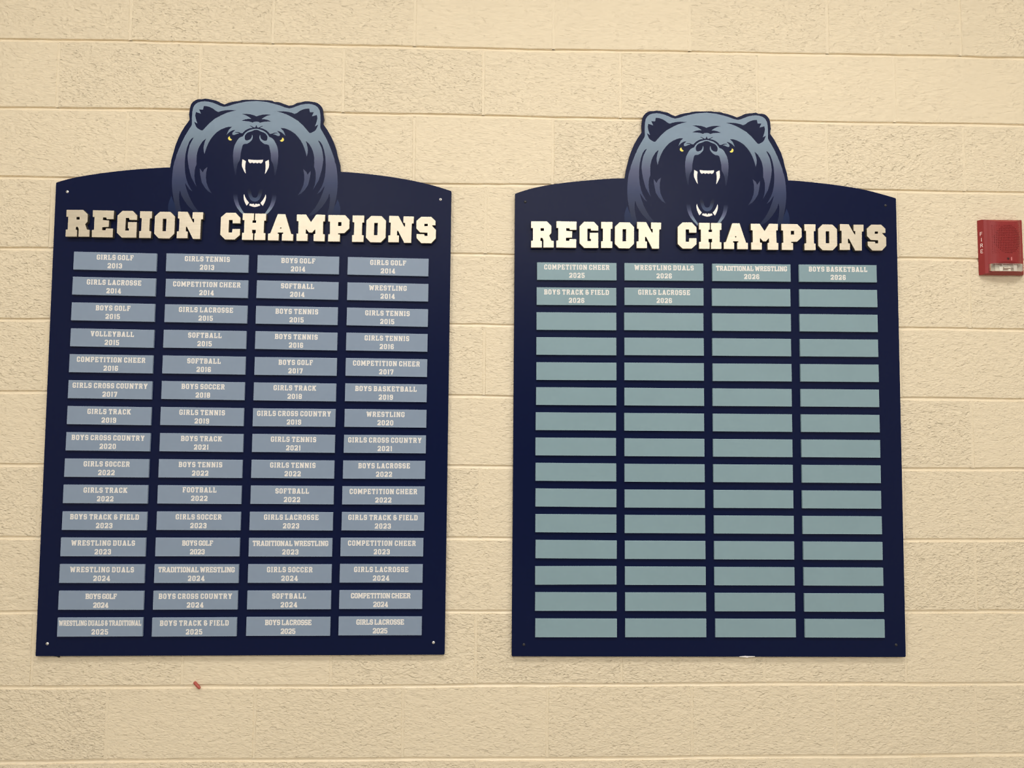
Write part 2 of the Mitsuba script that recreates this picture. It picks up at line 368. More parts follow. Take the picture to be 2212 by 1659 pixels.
S0 = U(oring(0, .41, .68, 1, .14, s=.18), oring(0, 0, .68, .59, .14, s=.18)).difference(sbox(.40, .585, .80, .72)).difference(sbox(-.1, .28, .28, .415))
GL['S'] = (.68, U(S0, Polygon([(.0, .50), (.14, .41), (.54, .41), (.68, .50), (.54, .59), (.14, .59)])))
two = U(octo(0, .40, .70, 1, .15).difference(octo(t_, .40, .70 - t_, 1 - s_, .05)).difference(sbox(-.1, .3, .35, .66)), Polygon([(.70 - t_, .66), (.70, .66), (.70, .52), (.32, s_), (0, s_), (0, .22), (.40, .54)]), sbox(0, 0, .70, s_), sbox(.54, 0, .70, .30))
GL['2'] = (.70, two)
GL['1'] = (.34, U(sbox(.09, 0, .09 + t_, 1), Polygon([(.0, .80), (.09, 1), (.2, 1), (.2, .78)])))
GL['3'] = (.68, U(oring(0, .42, .68, 1, .14, s=.18), oring(0, 0, .68, .58, .14, s=.18)).difference(sbox(-.1, .33, .26, .67)))
GL['4'] = (.74, U(sbox(.38, 0, .38 + t_, 1), sbox(.0, .20, .74, .37), Polygon([(.38, 1), (.50, 1), (.50, .75), (.24, .37), (0, .30)]), sbox(.28, 0, .72, .13)))
GL['5'] = (.68, U(sbox(0, .48, .22, 1), sbox(0, 1 - s_, .64, 1), oring(0, 0, .68, .64, .15).difference(sbox(-.1, .30, .24, .46))))
six = U(oring(0, 0, .68, .60, .14, s=.17), oring(0, 0, .68, 1, .15).difference(sbox(.34, .3, .8, .70)))
GL['6'] = (.68, six)
GL['9'] = (.68, affinity.rotate(six, 180, origin=(.34, .5)))
GL['8'] = (.68, U(oring(0, .42, .68, 1, .14, s=.17), oring(0, 0, .68, .58, .14, s=.17)))
GL['7'] = (.70, U(sbox(0, 1 - s_, .70, 1), sbox(0, .68, .15, 1), Polygon([(.45, .85), (.70, .85), (.46, 0), (.18, 0)])))
GL['&'] = (.70, U(oring(0, 0, .66, .58, .14, s=.17), oring(0, .42, .60, 1, .14, s=.17), sbox(.40, .30, .76, .45)).difference(sbox(.36, .60, .8, .70)))
GL = {k: (w * .90, affinity.scale(g, .90, 1, origin=(0, 0)).buffer(0.012, join_style='round', quad_segs=2).simplify(0.006)) for k, (w, g) in GL.items()}

def text_shape(txt, cap, track=0.155, space=0.30, maxw=None):
    x, gs = 0.0, []
    for ch in txt:
        if ch == ' ':
            x += space; continue
        w, g = GL[ch]
        gs.append(affinity.translate(g, x, 0)); x += w + track
    tot = (x - track) * cap
    fx = min(1.0, maxw / tot) if maxw else 1.0
    g = unary_union(gs)
    return affinity.translate(affinity.scale(g, cap * fx, cap, origin=(0, 0)), -tot * fx / 2, -cap / 2)

# ----------------------------------------------------------------- the two award boards
DATA = json.loads('''{"plate0":[[-1.3,0.4,-0.27],[0.1,0.5,-0.19],[0.2,0.3,-0.16],[-0.6,-0.8,-0.26],[-1.4,1.4,-0.33],[1.2,0.3,-0.19],[0.1,-0.2,-0.36],[-0.0,-1.4,-0.16],[-1.2,1.2,-0.23],[1.2,0.2,-0.14],[0.0,-0.5,-0.15],[0.3,-1.5,-0.33],[-0.5,0.2,-0.35],[0.6,0.3,-0.1],[0.4,-0.2,-0.33],[0.2,-0.6,-0.18],[-0.6,0.1,-0.2],[0.6,-0.0,-0.11],[0.8,-0.5,0.04],[0.4,-0.2,-0.19],[-0.4,-0.3,-0.22],[0.6,0.4,-0.23],[0.5,-0.3,-0.13],[0.5,0.3,-0.09],[-0.0,-0.2,-0.23],[0.4,0.1,-0.19],[0.4,-0.2,0.13],[0.7,0.5,-0.05],[0.0,-0.5,-0.19],[1.1,-0.4,-0.1],[0.6,-0.1,-0.1],[0.5,0.3,0.1],[-0.8,-0.8,-0.05],[0.8,-0.4,-0.0],[0.6,0.1,-0.06],[-0.2,0.7,0.26],[-1.1,-0.6,0.04],[0.6,-0.1,0.03],[0.8,0.7,0.03],[-0.7,1.2,0.24],[-0.7,-1.7,-0.01],[0.7,-0.3,0.05],[0.3,0.4,0.06],[-0.5,1.2,0.02],[-1.5,-0.9,0.11],[0.2,0.2,0.16],[0.1,0.7,0.16],[-2.0,2.4,0.05],[-1.5,-1.0,0.04],[-0.2,-0.2,0.15],[0.1,0.8,0.09],[-2.4,2.1,0.08],[-0.9,-1.2,0.02],[-0.6,-0.2,0.23],[0.3,1.0,0.23],[-2.2,2.5,0.12],[-0.7,-1.0,0.21],[-1.0,-0.6,0.32],[-0.0,1.2,0.11],[-2.3,2.7,0.16]],"plate1":[[1.7,-2.0,0.36],[-0.4,-0.1,0.36],[0.6,1.3,0.24],[0.5,2.7,0.3],[0.9,-2.3,0.29],[-0.5,0.4,0.24],[-0.9,1.1,0.29],[0.6,2.1,0.2],[0.9,-2.0,0.28],[-1.4,-0.3,0.18],[-0.5,0.8,0.17],[0.3,1.8,0.06],[0.8,-1.6,0.16],[-0.9,-0.2,0.13],[-1.1,0.7,0.11],[0.1,1.4,0.09],[1.1,-1.2,0.2],[-1.1,-0.0,0.08],[-0.6,0.1,0.15],[0.2,0.8,0.09],[0.7,-0.5,0.08],[-1.2,-0.0,0.03],[-1.4,0.4,0.01],[-0.2,0.7,-0.01],[-0.1,0.2,0.01],[-1.7,0.2,-0.01],[-1.4,-0.1,-0.04],[-0.3,0.0,0.01],[-0.3,0.9,0.0],[-1.3,0.1,-0.05],[-1.4,0.0,-0.07],[-0.2,-0.1,-0.09],[0.2,1.3,-0.17],[-1.3,-0.1,-0.08],[-1.4,-0.2,-0.1],[-0.2,-0.5,-0.13],[0.5,1.1,-0.35],[-1.1,-0.5,-0.11],[-1.0,-0.7,-0.13],[-0.6,-1.1,-0.13],[0.5,1.7,-0.25],[-1.0,0.2,-0.14],[-0.8,-0.7,-0.2],[-0.1,-1.4,-0.14],[1.4,1.5,-0.37],[-0.7,0.2,-0.16],[-0.9,-0.8,-0.18],[0.3,-1.7,-0.21],[0.7,1.4,0.15],[-0.5,0.2,-0.18],[-1.0,-1.1,-0.22],[0.6,-2.1,-0.28],[1.0,1.0,-0.18],[-0.1,0.2,-0.19],[-0.3,-1.2,-0.21],[1.0,-2.6,-0.24],[1.7,0.5,-0.25],[-0.1,-0.0,-0.2],[0.6,-1.0,-0.25],[1.5,-2.5,-0.36]],"corner0":{"TL":[-557.5,726.5],"BL":[-553.5,-583.9],"TR":[555.2,726.1],"BR":[556.1,-579.8]},"corner1":{"TL":[-557.1,725.8],"TR":[560.8,732.1],"BL":[-557.7,-581.0],"BR":[558.5,-586.9]},"screw0":[[-524.7,701.0],[524.5,700.8],[-523.0,-550.1],[525.0,-546.7]],"screw1":[[-527.5,702.5],[528.5,710.0],[-524.0,-548.9],[530.8,-553.0]],"bear":{"mane":[[0.6,976.6],[-12.4,975.6],[-30.1,973.9],[-47.8,969.8],[-65.5,965.1],[-79.5,959.8],[-92.5,957.0],[-102.0,959.2],[-112.7,963.8],[-124.6,968.4],[-136.5,970.9],[-146.0,971.9],[-157.7,970.6],[-167.1,967.3],[-174.0,961.7],[-179.1,953.0],[-181.2,940.7],[-181.9,922.3],[-181.4,904.0],[-183.1,899.1],[-191.0,885.5],[-200.0,869.5],[-208.9,849.8],[-216.6,830.2],[-223.1,811.8],[-224.2,804.2],[-227.5,795.7],[-230.6,779.9],[-232.4,761.7],[-233.2,744.7],[-233.0,729.0],[-231.7,713.4],[-229.6,698.9],[-226.9,684.5],[-224.3,672.6],[-222.3,663.0],[-219.6,651.0],[-217.6,640.2],[-203.0,640.5],[-206.3,657.3],[-209.6,669.3],[-211.7,684.9],[-212.1,699.3],[-210.1,712.6],[-206.2,698.2],[-198.9,685.1],[-189.2,670.9],[-178.3,659.1],[-170.0,652.0],[-161.7,647.4],[-149.9,645.2],[-159.6,655.8],[-169.2,667.7],[-177.7,682.0],[-185.2,697.5],[-191.4,714.2],[-194.6,725.0],[-196.6,734.7],[-191.7,726.3],[-184.4,715.6],[-174.9,708.6],[-181.0,718.1],[-188.3,731.2],[-193.4,745.6],[-196.7,761.3],[-198.3,778.2],[-198.7,793.9],[-197.4,813.3],[-197.8,808.8],[-196.9,818.5],[-193.3,836.8],[-187.8,852.7],[-182.1,861.4],[-175.2,866.4],[-180.8,855.3],[-186.4,843.0],[-189.5,828.4],[-191.5,812.6],[-191.5,808.6],[-189.9,794.1],[-187.2,778.4],[-183.3,762.8],[-179.4,749.5],[-172.1,736.4],[-164.1,722.7],[-168.6,736.5],[-170.7,753.4],[-170.5,769.1],[-168.5,780.0],[-165.7,787.4],[-166.0,799.5],[-165.5,811.7],[-165.9,813.2],[-164.2,822.9],[-161.5,833.9],[-157.0,843.7],[-150.2,854.9],[-140.4,863.6],[-143.8,855.0],[-145.9,846.4],[-147.4,836.7],[-146.6,827.0],[-144.1,817.9],[-141.4,828.3],[-138.1,839.3],[-133.7,850.4],[-128.0,861.5],[-120.0,872.6],[-110.9,882.6],[-99.2,890.8],[-87.6,896.0],[-79.4,898.6],[-68.7,898.9],[-76.9,890.7],[-80.3,883.3],[-83.0,875.9],[-78.8,880.4],[-72.6,885.7],[-65.6,889.2],[-58.5,890.4],[-62.7,886.7],[-66.8,882.2],[-67.4,877.8],[-65.3,875.3],[-61.0,875.7],[-56.1,878.0],[-51.9,879.6],[-47.6,880.1],[-50.5,881.8],[-54.8,882.8],[-59.8,883.1],[-59.8,884.2],[-54.1,884.8],[-49.1,884.1],[-44.9,882.0],[-41.3,881.0],[-38.5,881.0],[-35.7,884.8],[-30.8,889.6],[-25.2,893.1],[-18.2,896.2],[-10.1,897.5],[-14.0,900.7],[-19.4,903.5],[-18.7,904.2],[-14.8,903.2],[-9.8,900.4],[-4.8,898.4],[-3.3,898.8],[-1.6,902.1],[0.3,906.5]],"fore":[[0.4,931.2],[-6.8,934.1],[-17.5,936.9],[-29.4,937.8],[-41.8,937.1],[-30.5,934.1],[-22.1,929.4],[-13.7,923.5],[-22.0,923.7],[-31.4,921.8],[-42.0,917.5],[-31.3,916.9],[-20.6,916.0],[-9.9,912.9],[-7.6,915.1],[-0.5,916.2]],"ear":[[-149.2,958.0],[-140.9,957.6],[-132.6,955.4],[-123.0,950.7],[-114.6,944.2],[-108.1,941.3],[-100.5,944.2],[-88.7,946.9],[-76.9,947.9],[-56.8,947.5],[-70.9,944.1],[-85.0,939.4],[-100.2,931.7],[-117.6,921.5],[-132.7,907.7],[-144.1,894.6],[-151.0,886.7],[-155.7,887.0],[-165.3,892.3],[-169.5,897.0],[-172.6,904.3],[-175.4,911.5],[-166.2,906.3],[-170.6,919.0],[-172.9,929.9],[-171.1,939.7],[-156.9,935.2],[-159.4,941.2],[-162.5,947.5],[-151.3,947.3]],"nose":[[0.3,895.2],[-6.8,894.3],[-12.4,892.7],[-18.1,891.1],[-24.4,887.6],[-30.0,883.1],[-34.1,877.8],[-37.6,871.9],[-42.5,870.3],[-47.4,867.3],[-51.5,862.1],[-55.6,854.6],[-59.7,846.5],[-62.0,837.7],[-63.5,826.7],[-64.0,815.7],[-63.7,812.4],[-62.7,795.4],[-61.4,785.2],[-59.5,773.9],[-57.0,760.4],[-53.7,760.5],[-53.4,772.9],[-52.0,784.3],[-49.0,794.6],[-43.7,803.8],[-42.8,812.9],[-42.7,820.8],[-43.2,812.6],[-42.5,821.3],[-40.9,830.1],[-39.0,838.9],[-37.7,844.8],[-35.6,848.5],[-31.4,850.1],[-25.1,850.6],[-19.5,854.0],[-14.6,858.5],[-11.1,863.0],[-9.1,868.9],[-9.6,874.0],[-11.4,877.7],[-12.0,872.5],[-14.0,866.6],[-18.2,862.8],[-24.6,860.5],[-29.5,861.1],[-31.7,864.7],[-32.2,869.8],[-31.2,875.0],[-27.8,880.2],[-22.9,884.0],[-17.3,885.9],[-11.6,887.9],[-6.0,891.0],[0.3,892.2]],"jaw":[[-60.9,711.7],[-60.6,697.0],[-58.1,684.7],[-54.1,673.5],[-48.4,663.5],[-40.5,653.5],[-33.8,646.9],[-29.3,641.3],[-22.7,641.5],[-31.7,653.7],[-37.4,662.6],[-43.1,673.7],[-46.6,684.9],[-48.5,697.3],[-49.4,711.9]],"tongue":[[-21.1,726.1],[-20.3,711.4],[-17.3,700.2],[-12.7,690.1],[-7.1,685.2],[-0.7,683.6],[-0.9,694.3],[-5.7,695.9],[-9.1,702.6],[-10.9,711.6],[-14.4,720.6],[-16.2,726.2]],"upper_fang":[[-37.1,805.6],[-27.1,800.2],[-28.5,790.5],[-28.6,779.2],[-26.9,763.9],[-30.8,768.9],[-37.7,783.5],[-38.4,790.3],[-38.0,798.2]],"upper_teeth":[[0.6,804.3],[-10.6,804.5],[-21.1,805.6],[-20.7,800.9],[-18.7,797.0],[-14.8,794.0],[-9.4,796.8],[-4.9,793.9],[-1.7,795.9],[0.8,796.3]],"lower_fang":[[-30.0,705.0],[-27.1,696.6],[-22.5,688.2],[-15.8,679.9],[-22.7,671.3],[-26.7,678.6],[-30.2,687.5],[-31.7,696.5],[-31.4,702.2]],"lower_teeth":[[-0.5,672.9],[-2.6,677.9],[-8.0,676.5],[-13.6,677.7],[-15.6,672.6],[-7.9,669.4],[-0.4,667.6]],"eye":[[-74.0,871.6],[-76.8,870.2],[-78.9,867.2],[-78.8,863.6],[-76.6,860.4],[-73.4,859.1],[-70.2,859.4],[-67.4,862.0],[-70.7,863.8],[-73.2,866.7],[-74.3,869.6]],"cheek":[[-156.0,776.1],[-147.6,764.8],[-143.7,773.3],[-135.0,780.8],[-138.1,763.8],[-138.4,749.2],[-136.3,734.8],[-130.7,720.4],[-120.9,704.3],[-131.6,710.7],[-141.2,721.4],[-149.8,735.7],[-153.7,753.7],[-155.8,767.0]],"shoulder":[[-233.6,695.2],[-238.5,683.1],[-241.7,671.0],[-242.0,657.8],[-240.5,648.2],[-237.9,638.6],[-217.5,639.0],[-219.6,651.0],[-222.3,663.0],[-224.3,672.6],[-229.2,683.3]],"head":[[-239.9,776.6],[-237.4,794.2],[-236.9,799.6],[-231.6,821.3],[-226.3,842.1],[-219.7,860.5],[-212.0,878.9],[-201.9,897.4],[-193.9,908.6],[-188.8,917.3],[-189.6,925.8],[-190.7,931.9],[-189.5,942.9],[-188.5,951.5],[-185.8,962.6],[-180.1,970.1],[-173.2,975.1],[-165.0,978.0],[-155.6,978.0],[-147.3,980.1],[-136.7,979.1],[-127.2,976.9],[-114.2,974.8],[-102.2,968.4],[-91.5,964.4],[-77.4,970.5],[-60.9,974.4],[-49.1,975.9],[-43.3,978.5],[-30.2,979.8],[-12.5,980.3],[-0.6,980.6]]},"letters":{"R":[[[0.0,76.3],[45.8,77.0],[58.7,64.2],[58.8,42.9],[52.8,35.6],[58.6,21.3],[65.8,20.7],[65.9,1.0],[35.6,0.5],[35.5,21.9],[33.0,27.7],[30.5,28.6],[28.0,27.6],[27.4,20.4],[31.6,19.3],[31.7,0.5],[0.4,0.0],[0.3,19.9],[5.6,20.5],[5.4,56.4],[0.1,56.3]],[[28.1,56.3],[36.9,56.4],[36.9,49.1],[28.2,49.0]]],"E":[[[0.4,76.7],[58.9,76.5],[58.6,51.9],[39.1,51.5],[38.2,56.3],[29.0,56.4],[29.0,49.1],[46.3,48.3],[45.9,29.4],[28.5,28.6],[28.5,20.4],[37.2,20.3],[38.2,25.6],[58.1,25.5],[57.9,0.0],[0.1,0.0],[0.0,20.2],[5.4,21.0],[5.7,56.9],[0.5,56.8]]],"G":[[[13.1,76.5],[42.0,76.9],[54.6,63.9],[54.6,50.7],[33.4,50.8],[32.5,56.3],[23.5,56.1],[23.5,20.6],[33.0,20.8],[33.0,25.8],[29.8,27.3],[29.8,44.8],[54.6,45.2],[54.7,0.6],[14.1,0.0],[0.1,13.4],[0.0,62.6]]],"I":[[[0.4,76.4],[33.7,76.6],[33.5,56.6],[28.5,55.7],[28.2,20.5],[33.2,19.8],[33.0,0.5],[0.0,0.0],[0.0,19.6],[5.2,20.4],[5.4,56.1],[0.7,56.8]]],"O":[[[14.0,76.2],[43.3,76.2],[56.4,62.7],[56.1,13.9],[42.7,0.0],[12.8,0.0],[0.0,13.0],[0.4,62.7]],[[23.3,55.8],[32.8,55.9],[32.3,21.1],[23.0,20.9]]],"N":[[[1.7,77.6],[28.2,77.4],[44.6,47.4],[46.7,47.5],[46.7,57.0],[41.9,57.7],[42.0,76.7],[72.0,76.7],[71.5,56.7],[66.4,56.0],[65.5,0.3],[45.6,0.0],[27.6,34.2],[25.3,34.2],[25.3,21.6],[30.7,20.9],[30.6,1.6],[0.0,1.1],[0.1,20.6],[5.8,21.3],[6.3,57.1],[1.6,57.7]]],"C":[[[14.5,76.8],[41.4,77.3],[55.4,62.8],[55.3,46.8],[33.6,46.5],[33.0,56.1],[23.8,55.9],[23.5,20.7],[32.8,20.8],[33.5,30.9],[55.2,31.3],[55.1,13.4],[40.9,0.4],[14.0,0.0],[0.0,13.5],[0.3,63.3]]],"H":[[[0.6,76.4],[32.5,76.5],[32.4,56.6],[28.7,56.0],[28.7,49.9],[38.3,50.0],[38.3,56.2],[35.1,56.8],[35.3,76.3],[66.4,76.4],[66.2,56.2],[61.2,55.6],[60.8,20.9],[65.8,20.4],[65.7,0.5],[34.6,0.1],[34.8,19.5],[38.0,20.2],[38.1,29.4],[28.5,29.2],[28.4,20.3],[31.6,19.4],[31.4,0.2],[0.0,0.0],[0.2,20.3],[5.4,20.9],[5.7,56.1],[0.4,56.5]]],"A":[[[25.6,75.8],[47.2,76.1],[65.3,19.6],[71.2,19.1],[71.0,0.2],[39.0,0.1],[39.2,19.4],[42.6,19.9],[42.6,23.1],[27.8,22.9],[27.8,19.6],[31.0,19.2],[30.8,0.0],[0.0,0.0],[0.2,19.7],[6.3,20.5]],[[35.5,38.1],[37.5,36.1],[35.4,34.0],[33.4,36.0]]],"M":[[[0.0,76.1],[26.2,76.4],[40.6,54.7],[54.2,76.9],[80.2,76.5],[79.6,57.5],[74.9,56.9],[75.2,21.1],[80.5,20.5],[80.2,0.3],[48.6,0.3],[48.4,20.0],[53.0,21.2],[52.7,34.3],[44.8,24.5],[35.6,24.4],[27.0,34.3],[26.8,21.5],[32.3,20.6],[32.1,0.3],[0.7,0.0],[0.5,20.8],[5.3,21.4],[5.3,56.2],[0.0,56.7]]],"P":[[[0.0,76.3],[47.9,76.6],[60.3,63.4],[60.5,38.6],[46.6,24.6],[29.1,23.8],[29.1,21.4],[34.6,20.7],[34.3,0.3],[0.8,0.0],[1.1,20.8],[5.7,21.5],[5.2,56.7],[0.0,57.2]],[[28.7,56.0],[37.4,56.2],[37.7,45.6],[28.5,45.4]]],"S":[[[13.7,76.6],[42.5,76.9],[54.8,65.2],[54.9,52.5],[45.7,52.0],[45.6,50.7],[56.5,39.4],[56.4,14.5],[43.6,0.3],[14.9,0.0],[1.3,14.5],[1.1,26.5],[23.3,26.4],[24.6,21.3],[32.0,21.5],[32.2,30.2],[10.9,30.8],[0.0,42.2],[0.0,64.3]],[[23.5,55.9],[32.6,56.1],[32.4,49.9],[23.3,49.7]]]}}''')
mm = lambda a: np.asarray(a, float) / 1000.0
BD, PD, LD = 0.012, 0.018, 0.024        # fronts of the board, its plates and its letters, from the wall
PITCH_U, PITCH_V, PW, PH = 0.253548, 0.071877, 0.228486, 0.050674

def mirrored(ring, close=True):
    """left half from axis to axis -> whole outline"""
    a = np.array(ring); a[[0, -1], 0] = 0.0
    b = a[::-1].copy(); b[:, 0] *= -1
    return np.vstack([a, b])
def smooth_ring(a, k=2):
    return a
BEAR = {k: mm(v) for k, v in DATA['bear'].items()}
BEAR['tongue'][np.abs(BEAR['tongue'][:, 0]) < 0.003, 0] = 0.0004
def half(name):
    g = Polygon(mirrored(BEAR[name])).buffer(0)
    return g.buffer(0.0006, join_style='round', quad_segs=3).buffer(-0.0006, join_style='round', quad_segs=3)
def side(name, s=1):
    a = BEAR[name].copy(); a[:, 0] *= s
    return Polygon(a).buffer(0)
fur = half('mane').difference(half('fore')).difference(side('ear')).difference(side('ear', -1))
EMBLEM = [('bear_emblem', fur, 'print_fur', 'blue fur of the roaring bear head'),
          ('bear_emblem__muzzle', half('nose'), 'print_muzzle', 'grey blue muzzle band around the nose'),
          ('bear_emblem__tongue', unary_union([side('tongue').buffer(.0003), side('tongue', -1).buffer(.0003)]), 'print_tongue', 'slate blue tongue'),
          ('bear_emblem__jaw_line', side('jaw'), 'print_jaw', None), ('bear_emblem__jaw_line_001', side('jaw', -1), 'print_jaw', None),
          ('bear_emblem__cheek_tuft', side('cheek'), 'print_cheek', None), ('bear_emblem__cheek_tuft_001', side('cheek', -1), 'print_cheek', None),
          ('bear_emblem__shoulder_fur', side('shoulder'), 'print_shoulder', None), ('bear_emblem__shoulder_fur_001', side('shoulder', -1), 'print_shoulder', None),
          ('bear_emblem__eye', side('eye'), 'eye_yellow', 'yellow crescent eye'), ('bear_emblem__eye_001', side('eye', -1), 'eye_yellow', 'yellow crescent eye'),
          ('bear_emblem__fang', side('upper_fang'), 'tooth_white', 'white upper fang'), ('bear_emblem__fang_001', side('upper_fang', -1), 'tooth_white', 'white upper fang'),
          ('bear_emblem__fang_002', side('lower_fang'), 'tooth_white', 'white lower fang'), ('bear_emblem__fang_003', side('lower_fang', -1), 'tooth_white', 'white lower fang'),
          ('bear_emblem__front_teeth', half('upper_teeth'), 'tooth_white', 'white upper front teeth'),
          ('bear_emblem__front_teeth_001', half('lower_teeth'), 'tooth_white', 'white lower front teeth')]

from scipy.interpolate import PchipInterpolator
ARCH = [np.array([[-557.5, 726.5], [-520.8, 738.5], [-457.2, 752.3], [-371.9, 765.4], [-286.3, 774.4], [-243.2, 777.1], [239.9, 775.5], [286, 773.2], [371.9, 765.0], [438.1, 755.2], [504.6, 740.9], [555.2, 726.1]]),
        np.array([[-557.1, 725.8], [-502.3, 744.0], [-435.5, 757.4], [-346.0, 769.0], [-242.7, 777.0], [242.8, 779.6], [338.8, 773.1], [453.2, 758.7], [520, 743.5], [560.8, 732.1]])]
LETTERS = {k: [mm(r) for r in v] for k, v in DATA['letters'].items()}
WORD = 'REGIONCHAMPIONS'
LX = [[-518, -446, -377.5, -315.8, -274.5, -212, -91.5, -31, 41.4, 120.6, 209, 277, 316, 379, 457.6],
      [-511.4, -439.1, -372.5, -310.5, -270.9, -208.1, -89.1, -27.3, 44.6, 124, 213.1, 280.6, 321, 384, 465.4]]
LZ = [[569.8] * 15, [566.5, 567.6, 567.5, 568.2, 568.1, 568.4, 570, 570.2, 570.9, 570.3, 570.7, 571, 571.5, 572, 572.9]]

TXT = [['GIRLS GOLF/2013', 'GIRLS TENNIS/2013', 'BOYS GOLF/2014', 'GIRLS GOLF/2014', 'GIRLS LACROSSE/2014', 'COMPETITION CHEER/2014', 'SOFTBALL/2014', 'WRESTLING/2014',
        'BOYS GOLF/2015', 'GIRLS LACROSSE/2015', 'BOYS TENNIS/2015', 'GIRLS TENNIS/2015', 'VOLLEYBALL/2015', 'SOFTBALL/2015', 'BOYS TENNIS/2016', 'GIRLS TENNIS/2016',
        'COMPETITION CHEER/2016', 'SOFTBALL/2016', 'BOYS GOLF/2017', 'COMPETITION CHEER/2017', 'GIRLS CROSS COUNTRY/2017', 'BOYS SOCCER/2018', 'GIRLS TRACK/2018', 'BOYS BASKETBALL/2019',
        'GIRLS TRACK/2019', 'GIRLS TENNIS/2019', 'GIRLS CROSS COUNTRY/2019', 'WRESTLING/2020', 'BOYS CROSS COUNTRY/2020', 'BOYS TRACK/2021', 'GIRLS TENNIS/2021', 'GIRLS CROSS COUNTRY/2021',
        'GIRLS SOCCER/2022', 'BOYS TENNIS/2022', 'GIRLS TENNIS/2022', 'BOYS LACROSSE/2022', 'GIRLS TRACK/2022', 'FOOTBALL/2022', 'SOFTBALL/2022', 'COMPETITION CHEER/2022',
        'BOYS TRACK & FIELD/2023', 'GIRLS SOCCER/2023', 'GIRLS LACROSSE/2023', 'GIRLS TRACK & FIELD/2023', 'WRESTLING DUALS/2023', 'BOYS GOLF/2023', 'TRADITIONAL WRESTLING/2023', 'COMPETITION CHEER/2023',
        'WRESTLING DUALS/2024', 'TRADITIONAL WRESTLING/2024', 'GIRLS SOCCER/2024', 'GIRLS LACROSSE/2024', 'BOYS GOLF/2024', 'BOYS CROSS COUNTRY/2024', 'SOFTBALL/2024', 'COMPETITION CHEER/2024',
        'WRESTLING DUALS & TRADITIONAL/2025', 'BOYS TRACK & FIELD/2025', 'BOYS LACROSSE/2025', 'GIRLS LACROSSE/2025'],
       ['COMPETITION CHEER/2025', 'WRESTLING DUALS/2026', 'TRADITIONAL WRESTLING/2026', 'BOYS BASKETBALL/2026', 'BOYS TRACK & FIELD/2026', 'GIRLS LACROSSE/2026'] + [''] * 54]
TIGHT = {'BOYS GOLF/2023', 'BOYS GOLF/2024', 'COMPETITION CHEER/2024', 'BOYS LACROSSE/2025', 'GIRLS LACROSSE/2025', 'TRADITIONAL WRESTLING/2023', 'TRADITIONAL WRESTLING/2024', 'TRADITIONAL WRESTLING/2026',
         'WRESTLING DUALS & TRADITIONAL/2025'}
RIM = mm([(12.3, 55.5)])

def dome(r, h, n=24):
    prof = [(0, h)] + [(r * math.sin(a), h * math.cos(a)) for a in np.linspace(0.15, math.pi / 2, 7)]
    m = trimesh.creation.revolve(np.array([(x, y) for x, y in prof[::-1]]), sections=n)
    return m

